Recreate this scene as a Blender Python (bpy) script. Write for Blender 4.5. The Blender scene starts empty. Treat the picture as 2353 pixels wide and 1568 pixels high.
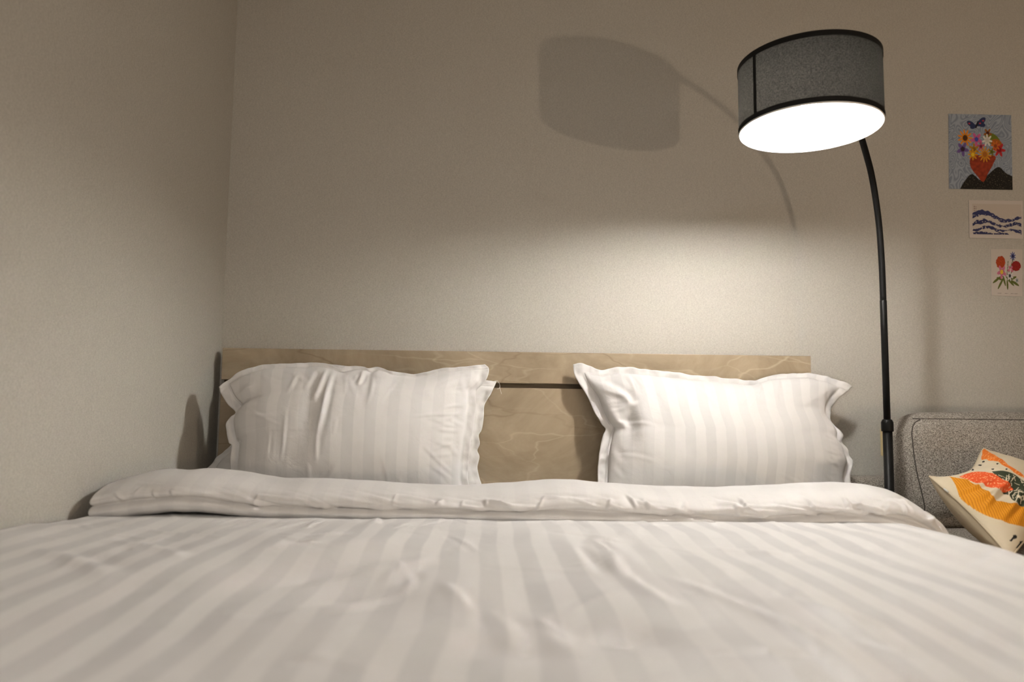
import bpy, math, random
import numpy as np
from mathutils import Matrix, Vector

# ------------------------------------------------------------------ camera
FPX, W, H = 1700.0, 2353.0, 1568.0
CAM = np.array([0.0, 0.0, 0.80])
PITCH, YAW, ROLL = math.radians(5.1), math.radians(1.46), math.radians(0.69)
FW = np.array([math.sin(YAW) * math.cos(PITCH), math.cos(YAW) * math.cos(PITCH), math.sin(PITCH)])
_r0 = np.array([math.cos(YAW), -math.sin(YAW), 0.0])
_u0 = np.cross(_r0, FW)
RT = _r0 * math.cos(ROLL) + _u0 * math.sin(ROLL)
UP = -_r0 * math.sin(ROLL) + _u0 * math.cos(ROLL)
scene = bpy.context.scene
COL = scene.collection
cd = bpy.data.cameras.new('camera')
cd.sensor_width = 36.0
cd.lens = FPX / W * 36.0
cd.clip_start = 0.02
cd.dof.use_dof = True
cd.dof.focus_distance = 2.05
cd.dof.aperture_fstop = 2.6
cam = bpy.data.objects.new('camera', cd)
COL.objects.link(cam)
cam.matrix_world = Matrix(((RT[0], UP[0], -FW[0], CAM[0]), (RT[1], UP[1], -FW[1], CAM[1]),
                           (RT[2], UP[2], -FW[2], CAM[2]), (0, 0, 0, 1)))
scene.camera = cam

# ------------------------------------------------------------------ light and exposure
world = bpy.data.worlds.new('world')
scene.world = world
world.use_nodes = True
world.node_tree.nodes['Background'].inputs[0].default_value = (0.05, 0.05, 0.05, 1)
world.node_tree.nodes['Background'].inputs[1].default_value = 0.2
LED_STRENGTH = 725.0                 # radiance of the bulb in the floor lamp
LED_COLOR = (1.0, 0.95, 0.89)
wl = bpy.data.lights.new('bedside_lamp_light', 'POINT')   # the room's second, warm lamp: it throws the shade's shadow on the wall
wl.energy = 27.0
wl.color = (1.0, 0.77, 0.54)
wl.shadow_soft_size = 0.022
wlo = bpy.data.objects.new('bedside_lamp_light', wl)
wlo.location = (1.786, -0.508, 0.625)
COL.objects.link(wlo)
cl = bpy.data.lights.new('added_ceiling_fill', 'AREA')     # dim fill light added under the ceiling behind the camera, an assumed source
cl.shape = 'DISK'
cl.size = 1.2
cl.energy = 20.0
cl.color = (1.0, 0.97, 0.93)
clo = bpy.data.objects.new('added_ceiling_fill', cl)
clo.location = (0.15, -1.5, 2.53)
COL.objects.link(clo)
scene.view_settings.view_transform = 'Standard'
scene.view_settings.look = 'None'
scene.view_settings.exposure = 0.43
scene.view_settings.gamma = 1.0
scene.view_settings.use_curve_mapping = False


# ------------------------------------------------------------------ helpers
def ray(px, py):
    return FW + RT * (px - W / 2) / FPX + UP * (H / 2 - py) / FPX


def at_y(px, py, y):
    d = ray(px, py)
    return CAM + d * (y / d[1])


def at_x(px, py, x):
    d = ray(px, py)
    return CAM + d * (x / d[0])


def at_z(px, py, z):
    d = ray(px, py)
    return CAM + d * ((z - CAM[2]) / d[2])


def at_lean(px, py, y0, k, z0):
    """intersection with the leaning plane y = y0 + k (z - z0)"""
    d = ray(px, py)
    t = (y0 + k * (CAM[2] - z0)) / (d[1] - k * d[2])
    return CAM + d * t


def s2l(c):
    c = np.asarray(c, float) / 255.0
    return np.where(c <= 0.04045, c / 12.92, ((c + 0.055) / 1.055) ** 2.4)


def thing(name, label, cat, loc=(0, 0, 0), group=None):
    o = bpy.data.objects.new(name, None)
    o.empty_display_size = 0.1
    COL.objects.link(o)
    o.location = loc
    o['label'] = label
    o['category'] = cat
    if group:
        o['group'] = group
    return o


def world_loc(o):
    p = np.zeros(3)
    while o is not None:
        p = p + np.array(o.location)
        o = o.parent
    return p


def obj(name, verts, faces, mat, parent=None, smooth=True, uv=None, col=None, label=None, kind=None):
    v = np.asarray(verts, float)
    if parent is not None:
        v = v - world_loc(parent)
    me = bpy.data.meshes.new(name)
    me.from_pydata(v.tolist(), [], [tuple(int(i) for i in f) for f in faces])
    me.update()
    if smooth:
        me.polygons.foreach_set('use_smooth', [True] * len(me.polygons))
    if uv is not None:
        uvl = me.uv_layers.new(name='UVMap')
        idx = np.empty(len(me.loops), dtype=np.int32)
        me.loops.foreach_get('vertex_index', idx)
        uvl.data.foreach_set('uv', np.asarray(uv, float)[idx].ravel())
    if col is not None:
        ca = me.color_attributes.new('print', 'FLOAT_COLOR', 'POINT')
        c4 = np.ones((len(v), 4))
        c4[:, :3] = col
        ca.data.foreach_set('color', c4.ravel())
    o = bpy.data.objects.new(name, me)
    COL.objects.link(o)
    if mat is not None:
        me.materials.append(mat)
    if parent is not None:
        o.parent = parent
    if label:
        o['label'] = label
    if kind:
        o['kind'] = kind
    return o


def grid_faces(nu, nv, off=0, flip=False):
    """vertex index = off + j*nu + i"""
    f = []
    for j in range(nv - 1):
        a = off + j * nu
        for i in range(nu - 1):
            q = (a + i, a + i + 1, a + i + 1 + nu, a + i + nu)
            f.append(q[::-1] if flip else q)
    return f


def box_mesh(x0, x1, y0, y1, z0, z1):
    v = [(x0, y0, z0), (x1, y0, z0), (x1, y1, z0), (x0, y1, z0), (x0, y0, z1), (x1, y0, z1), (x1, y1, z1), (x0, y1, z1)]
    f = [(0, 3, 2, 1), (4, 5, 6, 7), (0, 1, 5, 4), (1, 2, 6, 5), (2, 3, 7, 6), (3, 0, 4, 7)]
    return v, f


def box(name, x0, x1, y0, y1, z0, z1, mat, parent=None, bevel=0.0, label=None):
    v, f = box_mesh(x0, x1, y0, y1, z0, z1)
    o = obj(name, v, f, mat, parent, smooth=False, label=label)
    if bevel:
        m = o.modifiers.new('bevel', 'BEVEL')
        m.width = bevel
        m.segments = 2
    return o


def soft_box(x0, x1, y0, y1, z0, z1, r, n=(24, 8, 24), puff=(0, 0, 0)):
    """rounded box; puff = outward crown of the x, y and z faces"""
    c = np.array([(x0 + x1) / 2, (y0 + y1) / 2, (z0 + z1) / 2])
    h = np.array([(x1 - x0) / 2, (y1 - y0) / 2, (z1 - z0) / 2])
    verts, faces, key = [], [], {}

    def lin(nn, hh):
        # denser towards the rounded edges
        inner = np.linspace(-hh + r, hh - r, max(nn, 2))
        e = np.array([0.0, 0.25, 0.5, 0.75]) * r
        return np.concatenate([-hh + e, inner, (hh - e)[::-1]])

    L = [lin(n[k], h[k]) for k in range(3)]

    def vid(p):
        k = tuple(np.round(p, 6))
        if k not in key:
            key[k] = len(verts)
            inner = np.clip(p, -(h - r), h - r)
            d = p - inner
            l = np.linalg.norm(d)
            q = inner + d / l * r if l > 1e-9 else p.copy()
            for a in range(3):
                b, cc = (a + 1) % 3, (a + 2) % 3
                w = max(0.0, 1 - (q[b] / h[b]) ** 2) * max(0.0, 1 - (q[cc] / h[cc]) ** 2)
                q[a] += puff[a] * w * (q[a] / h[a])
            verts.append(q + c)
        return key[k]

    for a in range(3):
        b, cc = (a + 1) % 3, (a + 2) % 3
        for s in (-1, 1):
            for i in range(len(L[b]) - 1):
                for j in range(len(L[cc]) - 1):
                    quad = []
                    for (ii, jj) in ((i, j), (i + 1, j), (i + 1, j + 1), (i, j + 1)):
                        p = np.zeros(3)
                        p[a] = s * h[a]
                        p[b] = L[b][ii]
                        p[cc] = L[cc][jj]
                        quad.append(vid(p))
                    faces.append(tuple(quad if s > 0 else quad[::-1]))
    return np.array(verts), faces


def tube(path, rad, n=14, caps=True):
    """tube along a polyline with radius per point"""
    P = np.asarray(path, float)
    R = np.full(len(P), rad) if np.isscalar(rad) else np.asarray(rad, float)
    T = np.gradient(P, axis=0)
    T /= np.linalg.norm(T, axis=1)[:, None]
    ref = np.array([0, 0, 1.0]) if abs(T[0][2]) < 0.9 else np.array([1.0, 0, 0])
    N = np.cross(T[0], ref)
    N /= np.linalg.norm(N)
    v, f = [], []
    for k in range(len(P)):
        N = N - T[k] * np.dot(N, T[k])
        N /= np.linalg.norm(N)
        B = np.cross(T[k], N)
        for a in range(n):
            t = 2 * math.pi * a / n
            v.append(P[k] + R[k] * (math.cos(t) * N + math.sin(t) * B))
    for k in range(len(P) - 1):
        for a in range(n):
            b = (a + 1) % n
            f.append((k * n + a, k * n + b, (k + 1) * n + b, (k + 1) * n + a))
    if caps:
        f.append(tuple(range(n))[::-1])
        f.append(tuple((len(P) - 1) * n + a for a in range(n)))
    return v, f


def lathe(profile, n=48, origin=(0, 0, 0), rot=None, close=False):
    """profile = [(r, z)...] around z"""
    v, f = [], []
    o = np.array(origin, float)
    for (r, z) in profile:
        for a in range(n):
            t = 2 * math.pi * a / n
            p = np.array([r * math.cos(t), r * math.sin(t), z])
            if rot is not None:
                p = rot @ p
            v.append(p + o)
    m = len(profile)
    for k in range(m if close else m - 1):
        for a in range(n):
            b = (a + 1) % n
            k2 = (k + 1) % m
            f.append((k * n + a, k * n + b, k2 * n + b, k2 * n + a))
    return v, f


def smooth_curve(pts, n):
    """Catmull-Rom through points, n samples by arc length"""
    P = np.asarray(pts, float)
    P = np.vstack([2 * P[0] - P[1], P, 2 * P[-1] - P[-2]])
    out = []
    for k in range(1, len(P) - 2):
        for t in np.linspace(0, 1, 16, endpoint=False):
            p0, p1, p2, p3 = P[k - 1:k + 3]
            out.append(0.5 * (2 * p1 + (p2 - p0) * t + (2 * p0 - 5 * p1 + 4 * p2 - p3) * t * t + (3 * p1 - p0 - 3 * p2 + p3) * t ** 3))
    out.append(P[-2])
    out = np.array(out)
    s = np.concatenate([[0], np.cumsum(np.linalg.norm(np.diff(out, axis=0), axis=1))])
    q = np.linspace(0, s[-1], n)
    return np.stack([np.interp(q, s, out[:, k]) for k in range(out.shape[1])], 1)


_perm = np.random.RandomState(7).permutation(256)
_perm = np.concatenate([_perm, _perm])
_ang = np.random.RandomState(8).rand(256) * 2 * np.pi


def noise(x, y, seed=0):
    x = np.asarray(x, float) + seed * 17.31
    y = np.asarray(y, float) + seed * 9.77
    xi, yi = np.floor(x).astype(int), np.floor(y).astype(int)
    xf, yf = x - xi, y - yi

    def g(ix, iy, dx, dy):
        a = _ang[_perm[(_perm[ix & 255] + iy) & 255]]
        return np.cos(a) * dx + np.sin(a) * dy

    u = xf ** 3 * (xf * (xf * 6 - 15) + 10)
    v = yf ** 3 * (yf * (yf * 6 - 15) + 10)
    n00, n10 = g(xi, yi, xf, yf), g(xi + 1, yi, xf - 1, yf)
    n01, n11 = g(xi, yi + 1, xf, yf - 1), g(xi + 1, yi + 1, xf - 1, yf - 1)
    return (n00 * (1 - u) + n10 * u) * (1 - v) + (n01 * (1 - u) + n11 * u) * v * 1.0


def creases(X, Y, segs):
    """sum of tapered cloth creases; seg = (x0, y0, x1, y1, width, amplitude[, bend])"""
    out = np.zeros_like(X)
    for sg in segs:
        x0, y0, x1, y1, w, amp = sg[:6]
        bend = sg[6] if len(sg) > 6 else 0.0
        dx, dy = x1 - x0, y1 - y0
        L = math.hypot(dx, dy) + 1e-9
        tx, ty = dx / L, dy / L
        a = ((X - x0) * tx + (Y - y0) * ty) / L
        d = -(X - x0) * ty + (Y - y0) * tx - bend * L * 4 * a * (1 - a)
        m = (a > 0) & (a < 1)
        tap = np.where(m, np.sin(np.pi * np.clip(a, 0, 1)) ** 0.8, 0)
        out += amp * tap * (np.exp(-(d / w) ** 2) - 0.55 * np.exp(-((d - 1.7 * w) / (1.1 * w)) ** 2))
    return out


# ------------------------------------------------------------------ materials
def mat_new(name, rough=0.6, color=(0.8, 0.8, 0.8), metallic=0.0, spec=0.5):
    m = bpy.data.materials.new(name)
    m.use_nodes = True
    nt = m.node_tree
    b = nt.nodes['Principled BSDF']
    b.inputs['Base Color'].default_value = (*color, 1)
    b.inputs['Roughness'].default_value = rough
    b.inputs['Metallic'].default_value = metallic
    b.inputs['Specular IOR Level'].default_value = spec
    return m, nt, b


def nd(nt, typ, **kw):
    n = nt.nodes.new(typ)
    for k, v in kw.items():
        if k.startswith('i_'):
            n.inputs[k[2:].replace('_', ' ')].default_value = v
        else:
            setattr(n, k, v)
    return n


def ramp(nt, stops):
    n = nt.nodes.new('ShaderNodeValToRGB')
    e = n.color_ramp.elements
    while len(e) < len(stops):
        e.new(0.5)
    for k, (p, c) in enumerate(stops):
        e[k].position = p
        e[k].color = (*c, 1)
    return n


def lk(nt, a, ao, b, bi):
    nt.links.new(a.outputs[ao], b.inputs[bi])


def make_wallpaper(name, base, base2):
    m, nt, b = mat_new(name, 0.85, base, spec=0.25)
    tc = nd(nt, 'ShaderNodeTexCoord')
    n1 = nd(nt, 'ShaderNodeTexNoise', i_Scale=620.0, i_Detail=2.0)
    mp = nd(nt, 'ShaderNodeMapping')
    mp.inputs['Scale'].default_value = (1.0, 1.0, 0.35)
    lk(nt, tc, 'Object', mp, 'Vector')
    lk(nt, mp, 'Vector', n1, 'Vector')
    n2 = nd(nt, 'ShaderNodeTexNoise', i_Scale=520.0, i_Detail=2.0)
    mp2 = nd(nt, 'ShaderNodeMapping')
    mp2.inputs['Scale'].default_value = (0.3, 0.3, 1.0)
    lk(nt, tc, 'Object', mp2, 'Vector')
    lk(nt, mp2, 'Vector', n2, 'Vector')
    ad = nd(nt, 'ShaderNodeMath', operation='ADD')
    lk(nt, n1, 'Fac', ad, 0)
    lk(nt, n2, 'Fac', ad, 1)
    mr = nd(nt, 'ShaderNodeMapRange')
    mr.inputs['From Min'].default_value = 0.75
    mr.inputs['From Max'].default_value = 1.25
    lk(nt, ad, 0, mr, 'Value')
    rp = ramp(nt, [(0.0, tuple(np.array(base) * 0.87)), (1.0, tuple(np.minimum(1, np.array(base2) * 1.10)))])
    lk(nt, mr, 'Result', rp, 'Fac')
    lk(nt, rp, 'Color', b, 'Base Color')
    bp = nd(nt, 'ShaderNodeBump', i_Strength=0.18, i_Distance=0.0006)
    lk(nt, ad, 0, bp, 'Height')
    lk(nt, bp, 'Normal', b, 'Normal')
    return m


def make_linen(name, light, dark, period=0.06, stripe=True):
    """white bed linen with satin stripes along the v direction (uv in metres)"""
    m, nt, b = mat_new(name, 0.7, light, spec=0.3)
    uvn = nd(nt, 'ShaderNodeUVMap', uv_map='UVMap')
    sp = nd(nt, 'ShaderNodeSeparateXYZ')
    lk(nt, uvn, 'UV', sp, 'Vector')
    if stripe:
        mu = nd(nt, 'ShaderNodeMath', operation='MULTIPLY')
        mu.inputs[1].default_value = 2 * math.pi / period
        lk(nt, sp, 'X', mu, 0)
        si = nd(nt, 'ShaderNodeMath', operation='SINE')
        lk(nt, mu, 0, si, 0)
        mr = nd(nt, 'ShaderNodeMapRange', interpolation_type='SMOOTHSTEP')
        mr.inputs['From Min'].default_value = -0.22
        mr.inputs['From Max'].default_value = 0.22
        lk(nt, si, 0, mr, 'Value')
        # changing satin sheen painted into the colour: noise fades the stripes in and out
        nz = nd(nt, 'ShaderNodeTexNoise', i_Scale=3.0, i_Detail=1.0)
        lk(nt, uvn, 'UV', nz, 'Vector')
        nr = nd(nt, 'ShaderNodeMapRange')
        nr.inputs['From Min'].default_value = 0.3
        nr.inputs['From Max'].default_value = 0.6
        nr.inputs['To Min'].default_value = 0.25
        lk(nt, nz, 'Fac', nr, 'Value')
        mm = nd(nt, 'ShaderNodeMath', operation='MULTIPLY')
        lk(nt, mr, 'Result', mm, 0)
        lk(nt, nr, 'Result', mm, 1)
        mx = nd(nt, 'ShaderNodeMix', data_type='RGBA')
        rg_ = [i_ for i_ in mx.inputs if i_.type == 'RGBA']
        rg_[0].default_value = (*light, 1)
        rg_[1].default_value = (*dark, 1)
        lk(nt, mm, 0, mx, 0)
        nt.links.new([o_ for o_ in mx.outputs if o_.type == 'RGBA'][0], b.inputs['Base Color'])
        rr = nd(nt, 'ShaderNodeMapRange')
        rr.inputs['To Min'].default_value = 0.72
        rr.inputs['To Max'].default_value = 0.5
        lk(nt, mr, 'Result', rr, 'Value')
        lk(nt, rr, 'Result', b, 'Roughness')
    # soft rumples and thread relief
    n1 = nd(nt, 'ShaderNodeTexNoise', i_Scale=22.0, i_Detail=4.0, i_Roughness=0.55, i_Distortion=0.6)
    lk(nt, uvn, 'UV', n1, 'Vector')
    n2 = nd(nt, 'ShaderNodeTexNoise', i_Scale=900.0, i_Detail=1.0)
    lk(nt, uvn, 'UV', n2, 'Vector')
    b1 = nd(nt, 'ShaderNodeBump', i_Strength=0.30, i_Distance=0.006)
    lk(nt, n1, 'Fac', b1, 'Height')
    b2 = nd(nt, 'ShaderNodeBump', i_Strength=0.12, i_Distance=0.0008)
    lk(nt, n2, 'Fac', b2, 'Height')
    lk(nt, b1, 'Normal', b2, 'Normal')
    lk(nt, b2, 'Normal', b, 'Normal')
    return m


def make_marble():
    m, nt, b = mat_new('marble_laminate', 0.38, spec=0.4)
    tc = nd(nt, 'ShaderNodeTexCoord')
    n0 = nd(nt, 'ShaderNodeTexNoise', i_Scale=3.5, i_Detail=9.0, i_Roughness=0.66, i_Distortion=0.8)
    lk(nt, tc, 'Object', n0, 'Vector')
    base = ramp(nt, [(0.32, tuple(s2l((146, 130, 107)))), (0.5, tuple(s2l((167, 151, 127)))), (0.70, tuple(s2l((188, 172, 148))))])
    lk(nt, n0, 'Fac', base, 'Fac')
    cur = base
    for (sc, wdt, colr, seed, fac) in ((3.0, 0.010, (208, 194, 168), 3.1, 0.45), (5.2, 0.012, (204, 190, 164), 9.4, 0.35),
                                       (2.2, 0.006, (216, 202, 178), 1.7, 0.5), (3.7, 0.009, (128, 110, 88), 5.7, 0.5)):
        mp = nd(nt, 'ShaderNodeMapping')
        mp.inputs['Location'].default_value = (seed, seed * 0.7, seed * 1.3)
        mp.inputs['Rotation'].default_value = (0.2, 0.7 + seed * 0.2, 0.3)
        mp.inputs['Scale'].default_value = (0.45, 1, 1.5)
        lk(nt, tc, 'Object', mp, 'Vector')
        wn = nd(nt, 'ShaderNodeTexNoise', i_Scale=7.0, i_Detail=3.0)
        lk(nt, mp, 'Vector', wn, 'Vector')
        wa = nd(nt, 'ShaderNodeMix', data_type='VECTOR')
        vi_ = [i_ for i_ in wa.inputs if i_.type == 'VECTOR' and i_.name in 'AB']
        wa.inputs[0].default_value = 0.12
        nt.links.new(mp.outputs['Vector'], vi_[0])
        nt.links.new(wn.outputs['Color'], vi_[1])
        ab = nd(nt, 'ShaderNodeTexVoronoi', feature='DISTANCE_TO_EDGE', i_Scale=sc)
        nt.links.new([o_ for o_ in wa.outputs if o_.type == 'VECTOR'][0], ab.inputs['Vector'])
        mr = nd(nt, 'ShaderNodeMapRange')
        mr.inputs['From Max'].default_value = wdt
        mr.inputs['To Min'].default_value = fac
        mr.inputs['To Max'].default_value = 0.0
        lk(nt, ab, 0, mr, 'Value')
        mk = nd(nt, 'ShaderNodeTexNoise', i_Scale=4.0)
        lk(nt, mp, 'Vector', mk, 'Vector')
        mkr = nd(nt, 'ShaderNodeMapRange')
        mkr.inputs['From Min'].default_value = 0.42
        mkr.inputs['From Max'].default_value = 0.6
        lk(nt, mk, 'Fac', mkr, 'Value')
        mm = nd(nt, 'ShaderNodeMath', operation='MULTIPLY')
        lk(nt, mr, 'Result', mm, 0)
        lk(nt, mkr, 'Result', mm, 1)
        mx = nd(nt, 'ShaderNodeMix', data_type='RGBA')
        lk(nt, mm, 0, mx, 0)
        nt.links.new(cur.outputs['Color'] if cur is base else [o_ for o_ in cur.outputs if o_.type == 'RGBA'][0], [i_ for i_ in mx.inputs if i_.type == 'RGBA'][0])
        [i_ for i_ in mx.inputs if i_.type == 'RGBA'][1].default_value = (*s2l(colr), 1)
        cur = mx
    nt.links.new([o_ for o_ in cur.outputs if o_.type == 'RGBA'][0], b.inputs['Base Color'])
    return m


def make_tweed(name, c0, c1):
    m, nt, b = mat_new(name, 0.9, spec=0.2)
    tc = nd(nt, 'ShaderNodeTexCoord')
    hs = []
    for sc in ((0.28, 0.28, 1.0), (1.0, 1.0, 0.28)):
        mp = nd(nt, 'ShaderNodeMapping')
        mp.inputs['Scale'].default_value = sc
        lk(nt, tc, 'Object', mp, 'Vector')
        n = nd(nt, 'ShaderNodeTexNoise', i_Scale=820.0, i_Detail=1.0)
        lk(nt, mp, 'Vector', n, 'Vector')
        hs.append(n)
    ad = nd(nt, 'ShaderNodeMath', operation='ADD')
    lk(nt, hs[0], 'Fac', ad, 0)
    lk(nt, hs[1], 'Fac', ad, 1)
    mr = nd(nt, 'ShaderNodeMapRange')
    mr.inputs['From Min'].default_value = 0.72
    mr.inputs['From Max'].default_value = 1.28
    lk(nt, ad, 0, mr, 'Value')
    rp = ramp(nt, [(0.15, tuple(s2l(c0))), (0.85, tuple(s2l(c1)))])
    lk(nt, mr, 'Result', rp, 'Fac')
    lk(nt, rp, 'Color', b, 'Base Color')
    bp = nd(nt, 'ShaderNodeBump', i_Strength=0.5, i_Distance=0.001)
    lk(nt, ad, 0, bp, 'Height')
    lk(nt, bp, 'Normal', b, 'Normal')
    return m


def make_print(name, rough=0.55, weave=False):
    m, nt, b = mat_new(name, rough, spec=0.3)
    at = nd(nt, 'ShaderNodeAttribute', attribute_name='print')
    lk(nt, at, 'Color', b, 'Base Color')
    if weave:
        tc = nd(nt, 'ShaderNodeTexCoord')
        n = nd(nt, 'ShaderNodeTexNoise', i_Scale=700.0, i_Detail=1.0)
        lk(nt, tc, 'Object', n, 'Vector')
        bp = nd(nt, 'ShaderNodeBump', i_Strength=0.35, i_Distance=0.001)
        lk(nt, n, 'Fac', bp, 'Height')
        lk(nt, bp, 'Normal', b, 'Normal')
    return m


M = {}
M['wall'] = make_wallpaper('linen_wallpaper', (0.535, 0.515, 0.468), (0.535, 0.515, 0.468))
M['ceiling'], _, _ = mat_new('ceiling_paint', 0.9, (0.62, 0.60, 0.56))
M['linen'] = make_linen('striped_white_linen', (0.82, 0.81, 0.80), (0.70, 0.695, 0.695))
M['linen_pillow'] = make_linen('striped_pillow_linen', (0.79, 0.78, 0.775), (0.71, 0.705, 0.705))
M['linen_plain'] = make_linen('plain_white_linen', (0.80, 0.79, 0.78), (0.7, 0.7, 0.7), stripe=False)
M['linen_fold'] = make_linen('faintly_striped_linen', (0.77, 0.76, 0.75), (0.73, 0.72, 0.715))
M['marble'] = make_marble()
M['groove'], _, _ = mat_new('headboard_groove', 0.6, tuple(s2l((96, 84, 66))))
M['tweed'] = make_tweed('grey_tweed', (94, 89, 83), (180, 173, 164))
M['tweed_dark'], _, _ = mat_new('dark_seam_thread', 0.8, tuple(s2l((70, 65, 60))))
M['black_metal'], _, _ = mat_new('black_lamp_metal', 0.45, (0.004, 0.004, 0.004), spec=0.14)
M['black_trim'], _, _ = mat_new('black_fabric_tape', 0.8, (0.008, 0.008, 0.008), spec=0.2)
M['ivory'], _, _ = mat_new('ivory_plastic', 0.35, tuple(s2l((214, 196, 150))))
M['paper_edge'], _, _ = mat_new('card_back', 0.7, (0.6, 0.58, 0.55))
M['print'] = make_print('printed_card', 0.5)
M['print_cloth'] = make_print('printed_canvas', 0.85, weave=True)
M['cream_cloth'], _, _ = mat_new('cream_canvas', 0.85, tuple(s2l((206, 192, 165))), spec=0.2)
M['zip'], _, _ = mat_new('zip_metal', 0.3, (0.7, 0.7, 0.68), metallic=0.6)
M['wood_leg'], _, _ = mat_new('dark_wood', 0.5, (0.06, 0.04, 0.03))
M['mattress'], _, _ = mat_new('mattress_ticking', 0.8, (0.7, 0.68, 0.64))
M['thread'], _, _ = mat_new('white_thread', 0.8, (0.8, 0.78, 0.72))


def make_floor():
    m, nt, b = mat_new('laminate_floor', 0.45)
    tc = nd(nt, 'ShaderNodeTexCoord')
    mp = nd(nt, 'ShaderNodeMapping')
    mp.inputs['Scale'].default_value = (6, 0.7, 1)
    lk(nt, tc, 'Object', mp, 'Vector')
    n = nd(nt, 'ShaderNodeTexNoise', i_Scale=4.0, i_Detail=6.0)
    lk(nt, mp, 'Vector', n, 'Vector')
    rp = ramp(nt, [(0.3, (0.20, 0.13, 0.08)), (0.7, (0.34, 0.24, 0.16))])
    lk(nt, n, 'Fac', rp, 'Fac')
    lk(nt, rp, 'Color', b, 'Base Color')
    return m


M['floor'] = make_floor()

# ------------------------------------------------------------------ room shell
D = 2.32          # headboard wall
XL = -0.846       # left wall
XR, YF, ZC = 3.3, -2.4, 2.55


def structure(name, *a):
    o = box(name, *a)
    o['kind'] = 'structure'
    return o


structure('floor', XL - 0.1, XR + 0.1, YF - 0.1, D + 0.1, -0.1, 0.0, M['floor'])
structure('ceiling', XL - 0.1, XR + 0.1, YF - 0.1, D + 0.1, ZC, ZC + 0.1, M['ceiling'])
structure('wall_back', XL - 0.1, XR + 0.1, D, D + 0.1, 0.0, ZC, M['wall'])
structure('wall_left', XL - 0.1, XL, YF, D, 0.0, ZC, M['wall'])
structure('wall_right', XR, XR + 0.1, YF, D, 0.0, ZC, M['wall'])
structure('wall_front', XL - 0.1, XR + 0.1, YF - 0.1, YF, 0.0, ZC, M['wall'])

# ------------------------------------------------------------------ bed with marble-look headboard
HBY = D - 0.061
hl = at_y(511.5, 800.2, HBY)
hr = at_y(1863, 818, HBY)
hx0, hx1, hz = hl[0], hr[0], (hl[2] + hr[2]) / 2
gz1 = at_y(1240, 881.8, HBY)[2]
gz0 = at_y(1240, 892.8, HBY)[2]
bed = thing('bed', 'bed with a taupe marble-look panel headboard against the wall', 'bed', ((hx0 + hx1) / 2, 1.25, 0))
hb = obj('headboard', *box_mesh(hx0 + 0.004, hx1 - 0.004, HBY + 0.016, D - 0.012, 0.12, hz - 0.004), M['groove'], bed, smooth=False)
box('top_panel', hx0, hx1, HBY, HBY + 0.04, gz1, hz, M['marble'], hb, 0.0015)
box('main_panel', hx0, hx1, HBY, HBY + 0.04, 0.14, gz0, M['marble'], hb, 0.0015)
for sx in (-0.79, 0.87):
    box('side_rail', sx - 0.012, sx + 0.012, 0.22, HBY, 0.14, 0.32, M['marble'], bed, 0.002)
box('foot_rail', -0.80, 0.88, 0.20, 0.225, 0.14, 0.32, M['marble'], bed, 0.002)
box('slat_deck', -0.778, 0.858, 0.226, HBY - 0.001, 0.29, 0.32, M['groove'], bed)
for sx in (-0.76, 0.84):
    for sy in (0.26, 2.18):
        box('leg', sx - 0.03, sx + 0.03, sy - 0.03, sy + 0.03, 0.0, 0.14, M['wood_leg'], bed)
v, f = soft_box(-0.80, 0.885, 0.24, 2.252, 0.322, 0.50, 0.05, (30, 30, 4))
mo = obj('mattress', v, f, M['mattress'])
mo['label'] = 'thick mattress lying under the white duvet and pillows'
mo['category'] = 'mattress'

# ------------------------------------------------------------------ duvet
duvet = thing('duvet', 'white satin-striped duvet spread over the bed, its top edge folded back', 'duvet', (0.05, 1.0, 0.50))
ZM, HD = 0.505, 0.066     # mattress top, loft of the duvet
UE, RB = 0.835, 0.055     # where the duvet starts to turn over the right edge, radius of that turn


def drape(u):
    """point and normal of the bed surface at arc length u across the bed"""
    u = np.asarray(u, float)
    th = np.clip((u - UE) / (RB + HD), 0, math.pi / 2)
    hang = np.maximum(0, u - UE - (RB + HD) * math.pi / 2)
    x = np.minimum(u, UE) + RB * np.sin(th)
    z = ZM - RB * (1 - np.cos(th)) - hang
    nx, nz = np.sin(th), np.cos(th)
    return x, z, nx, nz


rng = random.Random(5)
NU, NV = 460, 380
us = np.concatenate([np.linspace(XL + 0.012, UE, 370), np.linspace(UE, UE + 0.45, NU - 369)[1:]])
vs = np.linspace(0.12, 1.86, NV)
U, V = np.meshgrid(us, vs)
hgt = np.full_like(U, HD)
hgt += 0.012 * noise(U * 3.1, V * 2.6, 1) + 0.006 * noise(U * 6.5 + V, V * 5.0, 2) + 0.002 * noise(U * 15, V * 11, 3)
hgt += 0.010 * np.exp(-((V - 1.25) / 0.25) ** 2) * np.exp(-((U + 0.1) / 0.7) ** 2)
# flatter next to the fold, so that the hem lies on it
kf = np.clip((V - 1.38) / 0.12, 0, 1)
hgt = hgt * (1 - kf) + kf * (HD + 0.003 * noise(U * 7, V * 5, 4))
# tucked along the left wall
hgt += 0.013 * np.clip((1.50 - V) / 0.15, 0, 1) * np.exp(-((U - XL) / 0.16) ** 2) - 0.016 * np.exp(-((U - XL) / 0.018) ** 2)
# folds and dents seen in the photograph, placed on the duvet's top
Z0 = ZM + HD


def top_pt(px, py):
    p = at_z(px, py, Z0)
    return p[0], p[1]


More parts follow.
